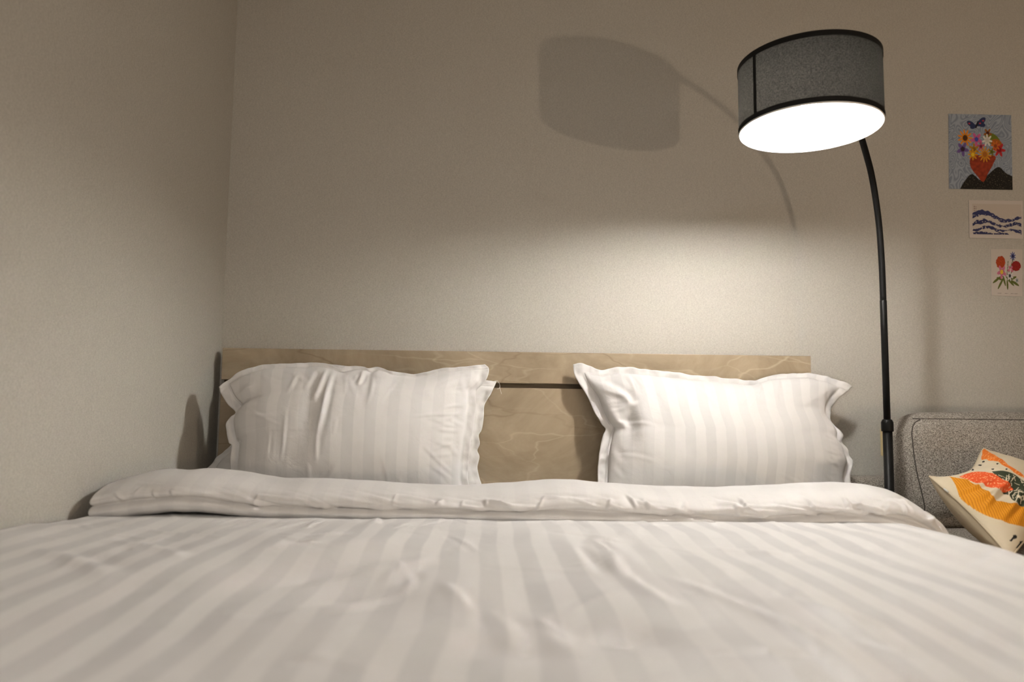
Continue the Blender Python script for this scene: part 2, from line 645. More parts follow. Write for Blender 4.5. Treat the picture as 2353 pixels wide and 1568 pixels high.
seg = []
for (a, b_, w_, am, bd) in (
        ((1345, 1250), (1420, 1345), 0.010, 0.0075, 0.05), ((1405, 1290), (1560, 1400), 0.012, 0.008, -0.06),
        ((1330, 1270), (1395, 1330), 0.008, -0.006, 0.0), ((1520, 1330), (1900, 1500), 0.012, 0.008, 0.05),
        ((900, 1300), (925, 1360), 0.007, 0.006, 0.1), ((1005, 1340), (1080, 1460), 0.010, 0.006, 0.05),
        ((930, 1300), (880, 1350), 0.014, 0.008, 0.0), ((700, 1250), (820, 1240), 0.008, 0.004, 0.0),
        ((300, 1215), (520, 1245), 0.010, 0.005, 0.0), ((250, 1250), (420, 1300), 0.014, 0.006, 0.05),
        ((60, 1275), (260, 1345), 0.016, 0.009, 0.05), ((560, 1290), (760, 1265), 0.010, 0.005, 0.05),
        ((600, 1370), (1000, 1290), 0.016, 0.007, 0.03), ((640, 1440), (1000, 1330), 0.018, 0.007, 0.03),
        ((1600, 1260), (1900, 1290), 0.012, 0.005, 0.0), ((1750, 1380), (2100, 1470), 0.018, 0.006, 0.03),
        ((1100, 1400), (1180, 1540), 0.014, 0.007, 0.08), ((1250, 1400), (1330, 1520), 0.016, 0.007, -0.08)):
    (x0, y0), (x1, y1) = top_pt(*a), top_pt(*b_)
    seg.append((x0, y0, x1, y1, w_, am, bd))
for k in range(60):
    x0, y0 = rng.uniform(-0.8, 0.85), rng.uniform(0.5, 1.5)
    an, L = rng.uniform(0, math.pi), rng.uniform(0.06, 0.2)
    seg.append((x0, y0, x0 + L * math.cos(an), y0 + L * math.sin(an), rng.uniform(0.005, 0.011), rng.uniform(0.001, 0.0028), rng.uniform(-0.1, 0.1)))
for k in range(34):      # short puckers coming out from under the hem
    x0 = rng.uniform(-0.7, 0.8)
    y1 = rng.uniform(1.3, 1.45)
    seg.append((x0, 1.56, x0 + rng.uniform(-0.06, 0.06), y1, rng.uniform(0.004, 0.009), rng.uniform(0.001, 0.003), 0))
hgt += 0.65 * creases(U, V, seg)
for (px, py, rx, ry, am) in ((1450, 1455, 0.05, 0.035, -0.013), (870, 1370, 0.06, 0.06, -0.009), (1175, 1500, 0.03, 0.03, -0.008),
                             (830, 1270, 0.06, 0.06, 0.004), (720, 1330, 0.06, 0.06, -0.006), (1050, 1360, 0.05, 0.10, 0.006)):
    x0, y0 = top_pt(px, py)
    hgt += am * np.exp(-((U - x0) / rx) ** 2 - ((V - y0) / ry) ** 2)
# foot end turns down
ft = np.clip((0.30 - V) / 0.18, 0, 1)
bx, bz, nx, nz = drape(U)
VX, VY, VZ = bx + nx * hgt, V, bz + nz * hgt - 0.16 * ft ** 2
wav = 0.018 * noise(U * 2.2, V * 2.4, 11) + 0.007 * noise(U * 6, V * 6, 12)
uv = np.stack([U + wav + 0.01, V], -1).reshape(-1, 2)
vert = np.stack([VX, VY, VZ], -1).reshape(-1, 3)
obj('duvet_cover', vert, grid_faces(NU, NV), M['linen'], duvet, uv=uv)

# the folded-back top of the duvet: a thick roll lofted across the bed
YB, YC = 1.53, 1.655
bot = [(198, 1189), (300, 1176), (380, 1166), (450, 1168), (520, 1176), (600, 1184), (700, 1189), (850, 1191), (1000, 1194), (1150, 1197),
       (1300, 1199), (1420, 1202), (1560, 1208), (1680, 1217), (1760, 1217), (1860, 1209), (1960, 1206), (2060, 1212)]
top = [(200, 1150), (222, 1124), (260, 1108), (320, 1090), (370, 1080), (420, 1083), (480, 1079), (560, 1088), (640, 1100), (760, 1102), (880, 1108),
       (980, 1114), (1090, 1117), (1160, 1113), (1250, 1106), (1320, 1105), (1400, 1111), (1500, 1118), (1620, 1122), (1740, 1119), (1860, 1114),
       (1950, 1113), (2040, 1117)]
bp_ = np.array([at_y(x, y, YB) for x, y in bot])
tp_ = np.array([at_y(x, y, YC) for x, y in top])
PROF = [(0.080, -0.30), (0.035, -0.20), (0.012, -0.10), (0.003, 0.02), (0.0, 0.10), (0.003, 0.19), (0.010, 0.255), (0.0165, 0.285),
        (0.0150, 0.31), (0.008, 0.35), (0.004, 0.42), (0.005, 0.50), (0.012, 0.60), (0.025, 0.71), (0.043, 0.81), (0.065, 0.90), (0.092, 0.965),
        (0.122, 1.0), (0.155, 0.99), (0.190, 0.93), (0.225, 0.80), (0.255, 0.60), (0.275, 0.35), (0.285, 0.05), (0.280, -0.25), (0.262, -0.5)]
PR = smooth_curve(PROF, 90)
arcl = np.concatenate([[0], np.cumsum(np.hypot(np.diff(PR[:, 0]), np.diff(PR[:, 1]) * 0.075))])
u0, u1 = bp_[0][0] + 0.004, UE + 0.26
NS = 900
su = np.linspace(u0, u1, NS)
lowz = np.interp(su, bp_[:, 0], bp_[:, 2])
topz = np.interp(su, tp_[:, 0], tp_[:, 2])
k_ = np.exp(-np.linspace(-2, 2, 27) ** 2)
k_ /= k_.sum()
lowz = np.convolve(np.pad(lowz, 13, 'edge'), k_, 'valid')
topz = np.convolve(np.pad(topz, 13, 'edge'), k_, 'valid')
SU, PA = np.meshgrid(su, arcl)                     # rows: profile, columns: station
ETA = np.repeat(PR[:, :1], NS, 1)
ZET = np.repeat(PR[:, 1:], NS, 1)
# keep the hem level over the turn at the right; there the height is measured along the normal
h_low = np.where(su < UE, lowz - ZM, lowz[np.searchsorted(su, UE)] - ZM)
h_top = np.where(su < UE, topz - ZM, topz[np.searchsorted(su, UE)] - ZM)
fall = np.clip((su - UE) / 0.26, 0, 1)
h_top = h_top - 0.030 * fall
HH = h_low[None, :] + ZET * (h_top - h_low)[None, :]
rng2 = random.Random(11)
segs = []
for k in range(64):
    c = rng2.uniform(-0.76, 0.90)
    a0 = rng2.uniform(0.125, 0.175)
    L = rng2.uniform(0.05, 0.15)
    an = -rng2.uniform(0.12, 0.55)
    segs.append((c, a0, c + L * math.cos(an), a0 + L * math.sin(an) * 0.7, rng2.uniform(0.003, 0.0065), rng2.uniform(0.001, 0.0032), rng2.uniform(-0.05, 0.05)))
for k in range(26):
    c = rng2.uniform(-0.76, 0.9)
    a0 = rng2.uniform(0.115, 0.135)
    segs.append((c, a0, c + rng2.uniform(-0.03, 0.03), a0 + rng2.uniform(0.02, 0.05), 0.004, rng2.uniform(0.001, 0.003), 0))
for k in range(10):      # gathered cloth where the fold turns over the bed's edge
    segs.append((0.74 + 0.012 * k, 0.115 + 0.006 * k, 0.95 + 0.01 * k, 0.10 + 0.012 * k, 0.006, 0.0018, 0.08))
dsp = 1.9 * creases(SU, PA, segs) + 0.0035 * noise(SU * 9, PA * 9, 21) + 0.004 * noise(SU * 4, PA * 5, 22) + 0.0012 * noise(SU * 26, PA * 20, 23)
dsp *= np.clip(PA / 0.05, 0, 1)
# a dent in the gathered corner
dsp -= 0.014 * np.exp(-((SU - 0.885) / 0.022) ** 2 - ((PA - 0.185) / 0.03) ** 2)
# outward direction of the profile
dE, dZ = np.gradient(PR[:, 0]), np.gradient(PR[:, 1] * 0.075)
ln = np.hypot(dE, dZ)
ne, nzp = -dZ / ln, dE / ln
YY = YB + ETA + dsp * ne[:, None]
HH = HH + dsp * nzp[:, None]
# the left end: rounded and hollow
e = np.clip((SU - u0) / 0.055, 0, 1)
shr = np.sqrt(1 - (1 - e) ** 2)
yc_, hc_ = YB + 0.12, h_low[None, :] + 0.42 * (h_top - h_low)[None, :]
bx, bz, nx, nz = drape(SU)
FX, FY, FZ = bx + nx * HH, YY, bz + nz * HH
verts = np.stack([FX, FY, FZ], -1)
n_pr = len(arcl)
V0 = verts.transpose(1, 0, 2)                      # station major
rings = [V0[k] for k in range(NS)]
cen = rings[0].mean(0)
pre = []
for (sc_, dx) in ((0.10, 0.10), (0.40, 0.085), (0.62, 0.06), (0.80, 0.028), (0.90, 0.006), (0.965, -0.004)):
    pre.append(cen + (rings[0] - cen) * sc_ + np.array([dx, 0, 0]))
rings = pre + rings
allv = np.concatenate(rings)
nr = len(rings)
uvs = []
for k in range(nr):
    uu = su[0] - 0.02 if k < len(pre) else su[k - len(pre)]
    uvs += [(uu + 0.01, a) for a in arcl]
obj('folded_edge', allv, grid_faces(n_pr, nr, flip=True), M['linen_fold'], duvet, uv=uvs)
# piping seam along the lip
ks = int(np.argmin(np.abs(PR[:, 1] - 0.30) + (PR[:, 0] > 0.1)))
path = V0[:, ks][::5] + np.array([0, -0.0005, 0.0])
v, f = tube(path, 0.0016, 6)
obj('piping', v, f, M['linen_plain'], duvet, uv=np.array(v)[:, :2])


# ------------------------------------------------------------------ pillows
def coons(top_c, right_c, bot_c, left_c, nu, nv):
    """top, bottom run left to right; left, right run top to bottom; result [nv, nu, 2]"""
    s = np.linspace(0, 1, nu)[None, :, None]
    t = np.linspace(0, 1, nv)[:, None, None]
    T, B = top_c[None], bot_c[None]
    L, R = left_c[:, None], right_c[:, None]
    return ((1 - t) * T + t * B + (1 - s) * L + s * R
            - ((1 - s) * (1 - t) * top_c[0] + s * (1 - t) * top_c[-1] + (1 - s) * t * bot_c[0] + s * t * bot_c[-1]))


def pillow(label, y0, k, z0, top_px, right_px, bot_px, left_px, front, back, flange, crs, seed, group=None,
           stripe_off=0.0, ripple=0.006, p_edge=0.42, loose=None, mat='linen_pillow', waves=()):
    """leaning pillow; outlines are traced, the plane they lie in leans on the headboard"""
    nu, nv = 190, 120

    def to2(pts):
        q = np.array([at_lean(x, y, y0, k, z0) for x, y in pts])
        return np.stack([q[:, 0], (q[:, 2] - z0) * math.sqrt(1 + k * k)], 1)

    G = coons(smooth_curve(to2(top_px), nu), smooth_curve(to2(right_px), nv), smooth_curve(to2(bot_px), nu), smooth_curve(to2(left_px), nv), nu, nv)
    X2, W2 = G[..., 0], G[..., 1]
    wid, hei = np.ptp(X2), np.ptp(W2)
    s = np.linspace(0, 1, nu)[None, :].repeat(nv, 0)
    t = np.linspace(0, 1, nv)[:, None].repeat(nu, 1)
    fl, fr, ftp, fb = flange
    a = np.clip((s - fl / wid) / (1 - (fl + fr) / wid), 0, 1)
    b = np.clip((t - ftp / hei) / (1 - (ftp + fb) / hei), 0, 1)
    pa = np.clip(np.sin(np.pi * a), 0, 1) ** p_edge
    pb = np.clip(np.sin(np.pi * b), 0, 1) ** p_edge
    puff = pa * pb
    body = (puff > 0)
    wr = 0.006 * noise(X2 * 6, W2 * 6, seed) + 0.003 * noise(X2 * 16, W2 * 9, seed + 1) + 0.0012 * noise(X2 * 40, W2 * 22, seed + 2)
    segs2 = []
    for c in crs:
        q = to2([c[0], c[1]])
        segs2.append((q[0, 0], q[0, 1], q[1, 0], q[1, 1], *c[2:]))
    rg = random.Random(seed)
    for kk in range(60):     # puckers along the seams
        side = rg.choice('lrtb')
        q = rg.random()
        i = int(q * (nu - 1))
        j = int(q * (nv - 1))
        P0 = G[j, int(0.05 * nu)] if side == 'l' else G[j, int(0.95 * nu)] if side == 'r' else G[int(0.06 * nv), i] if side == 't' else G[int(0.94 * nv), i]
        C = G[nv // 2, nu // 2]
        dr = (C - P0) / np.linalg.norm(C - P0) + np.array([rg.uniform(-0.5, 0.5), rg.uniform(-0.5, 0.5)])
        L = rg.uniform(0.03, 0.11)
        segs2.append((*(P0), *(P0 + dr * L), rg.uniform(0.003, 0.007), rg.uniform(0.001, 0.0035), rg.uniform(-0.1, 0.1)))
    wr = wr + creases(X2, W2, segs2)
    for (px, py, rx, rw, am) in waves:
        q = to2([(px, py)])[0]
        wr = wr + am * np.exp(-((X2 - q[0]) / rx) ** 2 - ((W2 - q[1]) / rw) ** 2)
    edge = np.minimum(np.minimum(s * wid, (1 - s) * wid), np.minimum(t * hei, (1 - t) * hei))
    rip = ripple * (noise(X2 * 22, W2 * 22, seed + 5) + 0.6 * noise(X2 * 45, W2 * 45, seed + 6)) * np.exp(-(edge / 0.03) ** 2) * 2
    hf = 0.0015 + front * puff + wr * np.clip(puff * 1.6, 0.12, 1) + rip
    hb_ = -0.0015 - back * puff + rip
    nrm = np.array([0, -1, k]) / math.sqrt(1 + k * k)
    axw = np.array([0, k, 1]) / math.sqrt(1 + k * k)
    org = np.array([0, y0, z0])

    def lift(h):
        return org + X2[..., None] * np.array([1, 0, 0]) + W2[..., None] * axw + h[..., None] * nrm

    F, Bk = lift(hf).reshape(-1, 3), lift(hb_).reshape(-1, 3)
    n = nu * nv
    sl = 0.35 * np.linspace(0, wid, nu)[None, :].repeat(nv, 0) + 0.65 * (X2 - X2.min()) + stripe_off
    uvf = np.stack([sl.ravel(), W2.ravel()], 1)
    root = thing('pillow', label, 'pillow', (float(X2.mean()), y0, float(F[:, 2].min())), group)
    fF = grid_faces(nu, nv)[:]
    # split body / flange
    bodyf, flf = [], []
    for q in fF:
        tgt = bodyf if all(body.ravel()[i] for i in q) else flf
        tgt.append(q)

    def emit(name, faces):
        allf = [tuple(q[::-1]) for q in faces] + [tuple(i + n for i in q) for q in faces]
        # rim
        cnt = {}
        for q in faces:
            for e0, e1 in zip(q, q[1:] + q[:1]):
                key = (min(e0, e1), max(e0, e1))
                cnt.setdefault(key, []).append((e0, e1))
        for ee in cnt.values():
            if len(ee) == 1:
                e0, e1 = ee[0]
                allf.append((e0, e1, e1 + n, e0 + n))
        used = sorted({i for q in allf for i in q})
        mp = {i: m for m, i in enumerate(used)}
        AV = np.concatenate([F, Bk])[used]
        AU = np.concatenate([uvf, uvf])[used]
        return obj(name, AV, [tuple(mp[i] for i in q) for q in allf], M[mat], root, uv=AU)

    emit('pillowcase_body', bodyf)
    emit('flange', flf)
    return root


def z5(pts):
    return [(1250 + x / 2.941, 780 + y / 2.941) for x, y in pts]


def z4(pts):
    return [(450 + x / 3.137, 780 + y / 3.137) for x, y in pts]


# right pillow
pillow('white striped pillow leaning alone on the headboard beside the floor lamp', 2.128, 0.22, 0.51,
       z5([(198, 168), (240, 163), (300, 180), (380, 205), (450, 195), (540, 187), (700, 205), (900, 230), (1100, 250), (1300, 270), (1410, 282),
           (1470, 262), (1560, 240), (1700, 232), (1790, 230), (1870, 242), (1960, 270), (2040, 298), (2088, 318)]),
       z5([(2088, 318), (2050, 350), (2000, 390), (1968, 425), (1945, 470), (1940, 530), (1965, 575), (1995, 610), (2018, 650), (2015, 690), (2045, 730),
           (2065, 780), (2088, 830), (2076, 880), (2066, 940), (2072, 1010), (2085, 1130)]),
       z5([(355, 1130), (700, 1150), (1200, 1155), (1700, 1150), (2085, 1130)]),
       z5([(198, 168), (205, 230), (230, 290), (265, 340), (300, 390), (325, 450), (350, 510), (385, 570), (415, 607), (398, 650), (380, 730), (370, 800),
           (365, 900), (362, 965), (355, 1130)]),
       0.098, 0.035, (0.030, 0.026, 0.022, 0.02),
       [(z5([(300, 290)])[0], z5([(585, 500)])[0], 0.010, 0.012, 0.10), (z5([(330, 300)])[0], z5([(560, 420)])[0], 0.007, 0.006, -0.1),
        (z5([(420, 470)])[0], z5([(560, 640)])[0], 0.012, 0.010, -0.1), (z5([(545, 250)])[0], z5([(600, 420)])[0], 0.007, 0.006, 0.05),
        (z5([(400, 330)])[0], z5([(440, 250)])[0], 0.005, 0.004), (z5([(430, 620)])[0], z5([(500, 860)])[0], 0.009, 0.008, -0.1),
        (z5([(1870, 300)])[0], z5([(1930, 640)])[0], 0.007, 0.010, -0.06), (z5([(1950, 420)])[0], z5([(1900, 560)])[0], 0.006, 0.008),
        (z5([(1930, 560)])[0], z5([(2010, 760)])[0], 0.006, 0.009, 0.05), (z5([(1990, 600)])[0], z5([(2030, 820)])[0], 0.006, 0.008, -0.05),
        (z5([(2060, 800)])[0], z5([(2000, 950)])[0], 0.006, 0.007), (z5([(1340, 640)])[0], z5([(1345, 900)])[0], 0.003, 0.0012),
        (z5([(1830, 690)])[0], z5([(1990, 740)])[0], 0.003, 0.002), (z5([(450, 870)])[0], z5([(520, 960)])[0], 0.006, 0.005)],
       31, stripe_off=0.012, ripple=0.007,
       waves=[tuple(z5([(560, 570)])[0]) + (0.018, 0.045, -0.016), tuple(z5([(640, 600)])[0]) + (0.03, 0.09, 0.010),
              tuple(z5([(1900, 420)])[0]) + (0.015, 0.03, -0.010)])

# left pair: the rear pillow first
pillow('white pillow tucked behind another pillow, its scalloped side showing', 2.155, 0.20, 0.51,
       z4([(330, 250), (560, 185), (840, 172), (1100, 195), (1400, 240), (1700, 262), (1950, 285), (2080, 296), (2168, 300)]),
       z4([(2168, 300), (2130, 390), (2082, 470), (2076, 560), (2062, 650), (2040, 692), (2048, 755), (2030, 800), (2045, 850), (2030, 920), (2045, 1000),
           (2062, 1060), (2060, 1190)]),
       z4([(20, 1010), (300, 1150), (800, 1190), (1400, 1190), (2060, 1190)]),
       z4([(330, 250), (300, 400), (290, 520), (280, 640), (250, 770), (140, 860), (75, 940), (20, 1010)]),
       0.04, 0.035, (0.02, 0.022, 0.02, 0.02),
       [(z4([(2100, 400)])[0], z4([(2020, 470)])[0], 0.005, 0.004), (z4([(2070, 560)])[0], z4([(1990, 640)])[0], 0.005, 0.005),
        (z4([(2040, 700)])[0], z4([(1960, 740)])[0], 0.005, 0.005), (z4([(2035, 800)])[0], z4([(1950, 860)])[0], 0.005, 0.005),
        (z4([(2035, 920)])[0], z4([(1950, 960)])[0], 0.005, 0.004)],
       47, ripple=0.008, mat='linen_plain')
# front pillow of the pair
pl = pillow('white striped pillow in front of another one on the bed by the left wall', 1.985, 0.20, 0.51,
            z4([(168, 345), (230, 290), (320, 235), (420, 198), (520, 180), (620, 176), (720, 172), (840, 168), (950, 180), (1040, 212), (1090, 198), (1150, 190),
                (1210, 198), (1245, 212), (1300, 198), (1350, 210), (1400, 232), (1480, 238), (1570, 250), (1650, 240), (1720, 222), (1800, 207),
                (1900, 197), (2000, 190), (2085, 178)]),
            z4([(2085, 178), (2110, 205), (2112, 240), (2095, 290), (2060, 330), (2022, 365), (2018, 430), (2022, 480), (2012, 540), (2002, 640), (1985, 720),
                (1975, 800), (1965, 900), (1962, 1000), (1970, 1060), (1985, 1190)]),
            z4([(250, 1190), (700, 1215), (1200, 1215), (1985, 1190)]),
            z4([(168, 345), (190, 400), (230, 470), (283, 525), (250, 560), (222, 605), (222, 660), (240, 745), (262, 768), (255, 850), (245, 950), (245, 1060),
                (250, 1190)]),
            0.085, 0.04, (0.028, 0.026, 0.016, 0.02),
            [(z4([(1005, 215)])[0], z4([(915, 760)])[0], 0.007, 0.008, 0.02), (z4([(960, 225)])[0], z4([(880, 480)])[0], 0.008, 0.007, 0.06),
             (z4([(880, 240)])[0], z4([(820, 400)])[0], 0.006, 0.005, 0.05), (z4([(1215, 215)])[0], z4([(1190, 370)])[0], 0.006, 0.010, 0.05),
             (z4([(1190, 260)])[0], z4([(1160, 330)])[0], 0.005, 0.005), (z4([(760, 260)])[0], z4([(700, 420)])[0], 0.006, 0.004, 0.05),
             (z4([(700, 520)])[0], z4([(660, 900)])[0], 0.004, 0.003, 0.02), (z4([(580, 680)])[0], z4([(550, 900)])[0], 0.004, 0.002, 0.02),
             (z4([(400, 555)])[0], z4([(610, 580)])[0], 0.004, 0.0025, -0.05), (z4([(925, 720)])[0], z4([(910, 900)])[0], 0.005, 0.004),
             (z4([(1060, 600)])[0], z4([(1040, 720)])[0], 0.004, 0.002), (z4([(1910, 280)])[0], z4([(2000, 480)])[0], 0.007, 0.008, -0.08),
             (z4([(2040, 240)])[0], z4([(1990, 380)])[0], 0.006, 0.007, 0.1), (z4([(1840, 600)])[0], z4([(2000, 640)])[0], 0.006, 0.007, -0.08),
             (z4([(1890, 650)])[0], z4([(1920, 880)])[0], 0.006, 0.007, 0.05), (z4([(1780, 780)])[0], z4([(1900, 780)])[0], 0.006, 0.004),
             (z4([(1840, 790)])[0], z4([(1900, 860)])[0], 0.006, 0.006), (z4([(1900, 840)])[0], z4([(1950, 1010)])[0], 0.006, 0.008, -0.05),
             (z4([(300, 420)])[0], z4([(460, 330)])[0], 0.008, 0.005), (z4([(285, 530)])[0], z4([(420, 560)])[0], 0.007, 0.006)],
            59, stripe_off=0.0, ripple=0.006,
            waves=[tuple(z4([(1190, 300)])[0]) + (0.02, 0.03, -0.008), tuple(z4([(860, 500)])[0]) + (0.02, 0.09, -0.006)])
# frayed threads at the rear pillow's corner
rear = [o for o in bpy.data.objects if o.name == 'pillow.001'][0]
for pts in ([(2150, 302), (2175, 300), (2190, 325), (2192, 350), (2203, 395)], [(2170, 302), (2188, 320), (2192, 345), (2180, 358), (2172, 356)]):
    q = np.array([at_lean(x, y, 2.148, 0.20, 0.51) for x, y in z4(pts)])
    v, f = tube(smooth_curve(q, 20), 0.0006, 5)
    obj('loose_thread', v, f, M['thread'], rear)

# ------------------------------------------------------------------ arc floor lamp
PX, PY = 1.0719, 1.9916
SC = np.array([0.7184, 1.6294, 0.80 + 0.7228])       # centre of the shade
SR, SH = 0.1552, 0.1556
lamp = thing('floor_lamp', 'black arc floor lamp with a lit black drum shade, between bed and sofa', 'lamp', (PX, PY, 0))
dv = np.array([SC[0] - PX, SC[1] - PY])
dist = np.linalg.norm(dv)
dv /= dist
v, f = lathe([(0.0, 0.0), (0.128, 0.0), (0.130, 0.004), (0.130, 0.014), (0.124, 0.020), (0.03, 0.024), (0.016, 0.03), (0.0, 0.03)], 48, (PX, PY, 0.0))
obj('base', v, f, M['black_metal'], lamp)
zcol = at_y(2040, 990, PY)[2]
v, f = lathe([(0.0, 0.02), (0.0122, 0.02), (0.0122, zcol), (0.0, zcol)], 24, (PX, PY, 0))
obj('lower_pole', v, f, M['black_metal'], lamp)
v, f = lathe([(0.0, zcol - 0.002), (0.0150, zcol - 0.002), (0.0155, zcol), (0.0155, zcol + 0.022), (0.0125, zcol + 0.029), (0.0095, zcol + 0.031), (0.0, zcol + 0.031)],
             24, (PX, PY, 0))
obj('collar', v, f, M['black_metal'], lamp)
zj = 0.80 + 0.305
v, f = lathe([(0.0, zcol + 0.02), (0.0088, zcol + 0.02), (0.0088, zj - 0.001), (0.0082, zj), (0.0, zj)], 24, (PX, PY, 0))
obj('upper_pole', v, f, M['black_metal'], lamp)
arm_sz = [(0.0, zj - 0.80 + 0.0005), (0.0, 0.36), (0.002, 0.41), (0.008, 0.47), (0.018, 0.525), (0.042, 0.594), (0.070, 0.648), (0.099, 0.683),
          (0.137, 0.722), (0.181, 0.763), (0.253, 0.800), (0.332, 0.826), (0.40, 0.838), (0.46, 0.840), (0.49, 0.836), (dist, 0.82), (dist, 0.785)]
cv = smooth_curve(arm_sz, 90)
path = np.stack([PX + dv[0] * cv[:, 0], PY + dv[1] * cv[:, 0], 0.80 + cv[:, 1]], 1)
v, f = tube(path, 0.0082, 16)
obj('arm', v, f, M['black_metal'], lamp)
# shade axes
tl = 0.003
ax = np.array([-dv[0], -dv[1], 0.0])
e1 = np.array([ax[0] * math.cos(tl), ax[1] * math.cos(tl), math.sin(tl)])
e2 = np.array([-ax[1], ax[0], 0.0])
e3 = np.cross(e1, e2)
ROT = np.stack([e1, e2, e3], 1)

mo_, nt, b = mat_new('black_shade_fabric', 0.9, (0.010, 0.010, 0.010), spec=0.1)
out = nt.nodes['Material Output']
tc = nd(nt, 'ShaderNodeTexCoord')
nz1 = nd(nt, 'ShaderNodeTexNoise', i_Scale=330.0, i_Detail=2.0, i_Roughness=0.7)
lk(nt, tc, 'Object', nz1, 'Vector')
rp = ramp(nt, [(0.35, (0.11, 0.10, 0.09)), (0.72, (0.52, 0.49, 0.43))])
lk(nt, nz1, 'Fac', rp, 'Fac')
tr = nd(nt, 'ShaderNodeBsdfTranslucent')
lk(nt, rp, 'Color', tr, 'Color')
mxs = nd(nt, 'ShaderNodeMixShader')
mxs.inputs[0].default_value = 0.055
lk(nt, b, 'BSDF', mxs, 1)
lk(nt, tr, 'BSDF', mxs, 2)
lk(nt, mxs, 0, out, 'Surface')
M['shade'] = mo_
ml_, nt, b = mat_new('white_shade_lining', 0.6, (0.85, 0.85, 0.84), spec=0.2)
out = nt.nodes['Material Output']
tr = nd(nt, 'ShaderNodeBsdfTranslucent')
tr.inputs[0].default_value = (0.8, 0.8, 0.78, 1)
mxs = nd(nt, 'ShaderNodeMixShader')
mxs.inputs[0].default_value = 0.12
lk(nt, b, 'BSDF', mxs, 1)
lk(nt, tr, 'BSDF', mxs, 2)
lk(nt, mxs, 0, out, 'Surface')
M['lining'] = ml_
M['lining_opaque'], _, _ = mat_new('white_ceiling_disc', 0.6, (0.85, 0.85, 0.84))

hz2 = SH / 2
v, f = lathe([(SR, -hz2 + 0.001), (SR, -hz2 * 0.33), (SR, hz2 * 0.33), (SR, hz2 - 0.001)], 96, SC, ROT)
shade = obj('lamp_shade', v, f, M['shade'], lamp, label='black fabric drum shade glowing near its open bottom')
v, f = lathe([(SR - 0.0022, -hz2 + 0.001), (SR - 0.0022, 0.0), (SR - 0.0022, hz2 - 0.001)], 96, SC, ROT)
obj('lining', v, [q[::-1] for q in f], M['lining'], shade)
v, f = lathe([(SR + 0.0012, hz2 - 0.013), (SR + 0.0012, hz2), (SR - 0.003, hz2 + 0.001), (SR - 0.003, hz2 - 0.006)], 96, SC, ROT)
obj('top_trim', v, f, M['black_trim'], shade)
v, f = lathe([(SR + 0.0012, -hz2 + 0.011), (SR + 0.0012, -hz2 + 0.0005), (SR - 0.0005, -hz2 + 0.0002)], 96, SC, ROT)
obj('bottom_trim', v, f, M['black_trim'], shade)
v, f = lathe([(SR - 0.0005, -hz2), (SR + 0.0008, -hz2 - 0.002), (SR - 0.001, -hz2 - 0.004), (SR - 0.003, -hz2 - 0.002), (SR - 0.0022, -hz2 + 0.004)], 96, SC, ROT)
obj('bottom_ring', v, f, M['lining_opaque'], shade, label='white wire ring at the bottom rim')
v, f = lathe([(0.0, hz2 - 0.004), (SR - 0.003, hz2 - 0.004)], 96, SC, ROT)
obj('top_disc', v, [q[::-1] for q in f], M['black_trim'], shade)
v, f = lathe([(0.0, hz2 - 0.006), (SR - 0.003, hz2 - 0.006)], 96, SC, ROT)
obj('inner_disc', v, f, M['lining_opaque'], shade)
# overlapping side seam, where the photograph shows it
best = min(range(720), key=lambda a: abs(
    (lambda p: W / 2 + FPX * (p - CAM).dot(RT) / (p - CAM).dot(FW))(SC + ROT @ np.array([SR * math.cos(a * math.pi / 360), SR * math.sin(a * math.pi / 360), 0])) - 1735)
    + 1e4 * ((ROT @ np.array([math.cos(a * math.pi / 360), math.sin(a * math.pi / 360), 0])).dot(FW) > 0))
a0 = best * math.pi / 360
vv = []
for zz in (-hz2 + 0.002, hz2 - 0.002):
    for da in (-0.032, 0.0, 0.032):
        vv.append(SC + ROT @ np.array([(SR + 0.0008) * math.cos(a0 + da), (SR + 0.0008) * math.sin(a0 + da), zz]))
obj('side_seam', vv, [(0, 1, 4, 3), (1, 2, 5, 4)], M['black_trim'], shade)
# socket and bulb
bulb_c = np.array([SC[0], SC[1], SC[2] - SH / 2 + 0.030])
v, f = lathe([(0.0, 0.120), (0.012, 0.120), (0.019, 0.114), (0.019, 0.055), (0.0, 0.055)], 24, bulb_c)
obj('socket', v, f, M['lining_opaque'], lamp)
prof = [(0.0, -0.028)] + [(0.028 * math.sin(a), -0.028 * math.cos(a)) for a in np.linspace(0.25, 2.45, 12)] + [(0.013, 0.040), (0.013, 0.056), (0.0, 0.056)]
v, f = lathe(prof, 24, bulb_c)
mb = bpy.data.materials.new('lit_bulb')
mb.use_nodes = True
nt = mb.node_tree
nt.nodes.remove(nt.nodes['Principled BSDF'])
em = nd(nt, 'ShaderNodeEmission')
em.inputs[0].default_value = (*LED_COLOR, 1)
# the LED bulb gives off more light on the side over the bed
gn = nd(nt, 'ShaderNodeNewGeometry')
dt = nd(nt, 'ShaderNodeVectorMath', operation='DOT_PRODUCT')
dt.inputs[1].default_value = (-0.80, -0.10, 0.05)
lk(nt, gn, 'Normal', dt, 0)
ma = nd(nt, 'ShaderNodeMath', operation='MULTIPLY_ADD')
ma.inputs[1].default_value = LED_STRENGTH * 0.75
ma.inputs[2].default_value = LED_STRENGTH * 0.84
lk(nt, dt, 'Value', ma, 0)
lk(nt, ma, 0, em, 1)
lk(nt, em, 0, nt.nodes['Material Output'], 'Surface')
obj('bulb', v, f, mb, lamp, label='bright white bulb inside the shade')

